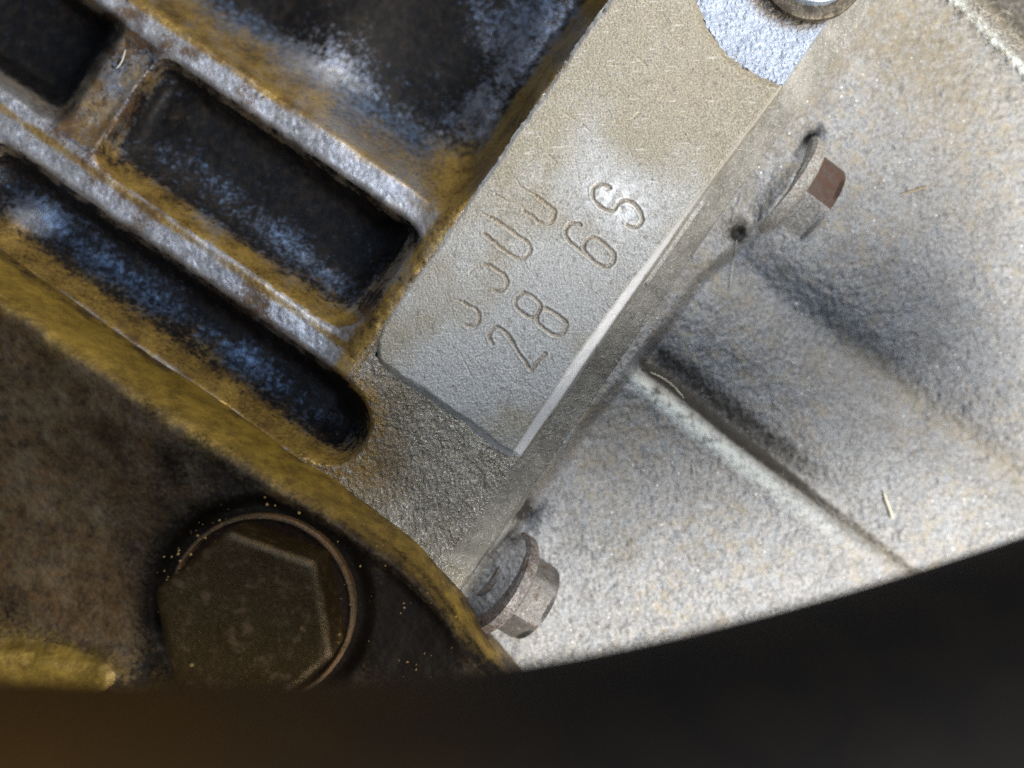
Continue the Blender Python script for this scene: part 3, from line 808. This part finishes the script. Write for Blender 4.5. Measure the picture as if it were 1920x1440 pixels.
# ------------------------------------------------------------------ dark hose crossing close to the camera
def hose():
    n = NT('black_rubber')
    a, b = n.noise(90, 4, 0.6), n.noise(12, 3, 0.6)
    c = n.mix(n.step(a, 0.35, 0.65), (0.0035, 0.0032, 0.0036), (0.006, 0.005, 0.0045))
    sx = n.t.nodes.new('ShaderNodeSeparateXYZ'); n.link(n.pos, sx.inputs[0])
    orange_glow = n.math('MULTIPLY', n.step(n.math('ADD', sx.outputs[0], n.math('MULTIPLY', a, 300)), 260, -420), 0.55)  # orange reflection painted onto the left end of the hose
    c = n.mix(orange_glow, c, (0.075, 0.037, 0.003))
    n.set('Base Color', c); n.set('Roughness', 0.8); n.set('Specular IOR Level', 0.12)
    n.bump(b, 0.4, 4)
    edge_pts = [(-700, 1240, 1050), (-250, 1285, 1010), (0, 1296, 960), (300, 1302, 900), (640, 1296, 820), (970, 1264, 720), (1300, 1200, 640), (1620, 1116, 570), (1920, 1022, 520), (2300, 890, 470), (2700, 740, 430)]
    cl = catmull(edge_pts, 6)
    r = 235.0
    path = []
    for i, p in enumerate(cl):
        q0, q1 = cl[max(i - 1, 0)], cl[min(i + 1, len(cl) - 1)]
        t = (q1 - q0)[:2]; t = t / np.linalg.norm(t)
        nrm = np.array([-t[1], t[0]])
        R_im = r * D / (D - p[2])
        path.append(Vector(W(p[0] + nrm[0] * R_im, p[1] + nrm[1] * R_im, p[2])))
    bm = bmesh.new(); loops = []
    for i, c_ in enumerate(path):
        t = (path[min(i + 1, len(path) - 1)] - path[max(i - 1, 0)]).normalized()
        x = t.cross(Vector((0, 0, 1))).normalized(); y = t.cross(x)
        loops.append([bm.verts.new(c_ + (x * math.cos(2 * math.pi * k / 48) + y * math.sin(2 * math.pi * k / 48)) * r * K) for k in range(48)])
    for l0, l1 in zip(loops[:-1], loops[1:]):
        for k in range(48):
            bm.faces.new((l0[k], l0[(k + 1) % 48], l1[(k + 1) % 48], l1[k]))
    bm.faces.new(loops[0]); bm.faces.new(loops[-1][::-1])
    bmesh.ops.recalc_face_normals(bm, faces=bm.faces)
    me = bpy.data.meshes.new('rubber_hose'); bm.to_mesh(me); bm.free()
    for p in me.polygons: p.use_smooth = True
    me.materials.append(n.m)
    ob = bpy.data.objects.new('rubber_hose', me); col.objects.link(ob)
    ob['label'] = 'blurred black hose crossing the bottom edge close to the camera'; ob['category'] = 'hose'
hose()

# ------------------------------------------------------------------ lint, straw and grit
deps = bpy.context.evaluated_depsgraph_get()
deps.update()
def surface(u, v):
    c = Vector((0, 0, D * K)); p = Vector(W(u, v, -100))
    # skip the hose: start the ray just above the castings
    start = Vector(W(u, v, 260)); d = (p - c).normalized()
    ok, loc, nor, i, ob, mx = scene.ray_cast(bpy.context.evaluated_depsgraph_get(), start, d)
    return (loc, nor) if ok else (p, Vector((0, 0, 1)))

def plain(name, c, rough=0.7):
    m = bpy.data.materials.new(name); m.use_nodes = True
    n = NT(name); bpy.data.materials.remove(m)
    k = n.noise(10, 3, 0.6)
    n.set('Base Color', n.mix(k, tuple(x * 0.7 for x in c), tuple(min(1, x * 1.25) for x in c))); n.set('Roughness', rough)
    return n.m

def add_fibre(bm, pts, r, sides=4):
    loops = []
    for i, p in enumerate(pts):
        t = (pts[min(i + 1, len(pts) - 1)] - pts[max(i - 1, 0)]).normalized()
        x = t.orthogonal().normalized(); y = t.cross(x)
        rr = r * (0.35 if i in (0, len(pts) - 1) else 1)
        loops.append([bm.verts.new(p + (x * math.cos(2 * math.pi * k / sides) + y * math.sin(2 * math.pi * k / sides)) * rr * K) for k in range(sides)])
    for l0, l1 in zip(loops[:-1], loops[1:]):
        for k in range(sides):
            bm.faces.new((l0[k], l0[(k + 1) % sides], l1[(k + 1) % sides], l1[k]))
    bm.faces.new(loops[0][::-1]); bm.faces.new(loops[-1])

def fibre_points(pix, lift):
    out = []
    for (u, v) in pix:
        loc, nor = surface(u, v)
        out.append(loc + Vector((0, 0, 1)) * lift * K)
    return out

def fibre(name, pix, r, lift, mat, label, cat, group=None):
    bm = bmesh.new()
    c = [tuple(p) for p in catmull(pix, 4)] if len(pix) > 2 else pix
    add_fibre(bm, fibre_points(c, lift), r, 6)
    bmesh.ops.recalc_face_normals(bm, faces=bm.faces)
    me = bpy.data.meshes.new(name); bm.to_mesh(me); bm.free()
    me.materials.append(mat)
    ob = bpy.data.objects.new(name, me); col.objects.link(ob)
    ob['label'] = label; ob['category'] = cat
    if group: ob['group'] = group

M_LINT = plain('pale_lint', (0.45, 0.42, 0.36)); M_STRAW = plain('straw', (0.70, 0.66, 0.52)); M_GOLDF = plain('tan_fibre', (0.46, 0.32, 0.16))
pend = []
pend.append(('straw_fragment', [(1655, 920), (1661, 940), (1668, 958), (1672, 973)], 2.8, 4, M_STRAW, 'short pale straw fragment lying on the lower right of the housing', 'straw'))
pend.append(('fibre', [(1380, 450), (1376, 480), (1370, 512), (1367, 545)], 1.2, 6, M_LINT, 'thin pale hair hanging below the dark pit near the upper bolt', 'fibre'))
pend.append(('fibre', [(1219, 698), (1240, 708), (1262, 724), (1282, 747)], 1.2, 5, M_STRAW, 'thin straw coloured hair lying along the start of the diagonal ridge', 'fibre'))
pend.append(('fibre', [(237, 94), (233, 108), (228, 120), (220, 130)], 1.3, 4, M_LINT, 'short pale hair on the web between the two ribs', 'fibre'))
pend.append(('fibre', [(1688, 366), (1706, 360), (1722, 355), (1738, 351)], 1.2, 4, M_GOLDF, 'short tan hair lying right of the upper bolt', 'fibre'))
pend.append(('fibre', [(1300, 862), (1299, 876), (1301, 890)], 1.0, 4, M_LINT, 'tiny pale hair below the diagonal ridge', 'fibre'))
pend.append(('fibre', [(1390, 365), (1384, 385), (1377, 400), (1372, 420)], 0.9, 6, M_LINT, 'fine pale hair on the flange edge left of the upper bolt', 'fibre'))

# loose lint along the joint and in the outer corner
bm = bmesh.new()
def tuft(u, v, L, r, lift, ang=None):
    a = random.uniform(0, 6.28) if ang is None else ang
    pts, x, y = [], u, v
    turn = random.gauss(0, 0.35)
    for k in range(5):
        loc, nor = surface(x, y)
        pts.append(loc + Vector((0, 0, 1)) * K * (1.0 + lift * math.sin(math.pi * k / 4) * random.uniform(0.4, 1)))
        x += math.cos(a) * L / 4; y += math.sin(a) * L / 4; a += turn
    add_fibre(bm, pts, r, 3)
for k in range(260):
    u, v = uv(random.uniform(-180, 830), random.choice([random.uniform(2, 54), random.gauss(56, 8)]))
    tuft(u, v, random.uniform(6, 20), random.uniform(0.25, 0.45), random.uniform(1, 4))
for k in range(150):
    q = random.random()
    tuft(1800 + 110 * q + random.gauss(0, 12), -10 + 120 * q + random.gauss(0, 12), random.uniform(12, 40), random.uniform(0.4, 0.8), random.uniform(3, 12))
for k in range(170):
    tuft(random.uniform(1000, 1900), random.uniform(20, 1150), random.uniform(6, 18), random.uniform(0.35, 0.6), random.uniform(1, 4))
me = bpy.data.meshes.new('lint'); bm.to_mesh(me); bm.free()
me.materials.append(M_LINT)
lint = bpy.data.objects.new('lint', me)
lint['label'] = 'fine pale lint caught along the joint and in the corners'; lint['category'] = 'lint'; lint['kind'] = 'stuff'
# grit
bm = bmesh.new()
def grain(u, v, r):
    loc, nor = surface(u, v)
    m = Matrix.Translation(loc + Vector((0, 0, 1)) * r * 0.5 * K) @ Matrix.Rotation(random.uniform(0, 6), 4, Vector((random.random(), random.random(), 1)).normalized()) @ Matrix.Diagonal((r * K * random.uniform(.7, 1.3), r * K * random.uniform(.7, 1.3), r * K, 1))
    bmesh.ops.create_icosphere(bm, subdivisions=1, radius=1.0, matrix=m)
for k in range(46):
    a = math.radians(random.gauss(228, 26)); rr = random.gauss(184, 18)
    grain(493 + rr * math.cos(a), 1137 + rr * math.sin(a), 0.7 + 2.6 * random.random() ** 2.5)
for k in range(46):
    grain(random.uniform(560, 900), random.uniform(1010, 1270), 0.6 + 1.6 * random.random() ** 2)
for k in range(45):
    u, v = uv(random.gauss(-170, 40), random.uniform(-330, -130)); grain(u, v, random.uniform(0.8, 1.8))
me = bpy.data.meshes.new('grit'); bm.to_mesh(me); bm.free()
me.materials.append(plain('golden_grit', (0.26, 0.165, 0.05), 0.5))
grit = bpy.data.objects.new('grit', me)
grit['label'] = 'golden grains of grit around the large hex bolt'; grit['category'] = 'grit'; grit['kind'] = 'stuff'
for a in pend: fibre(*a)
col.objects.link(lint); col.objects.link(grit)
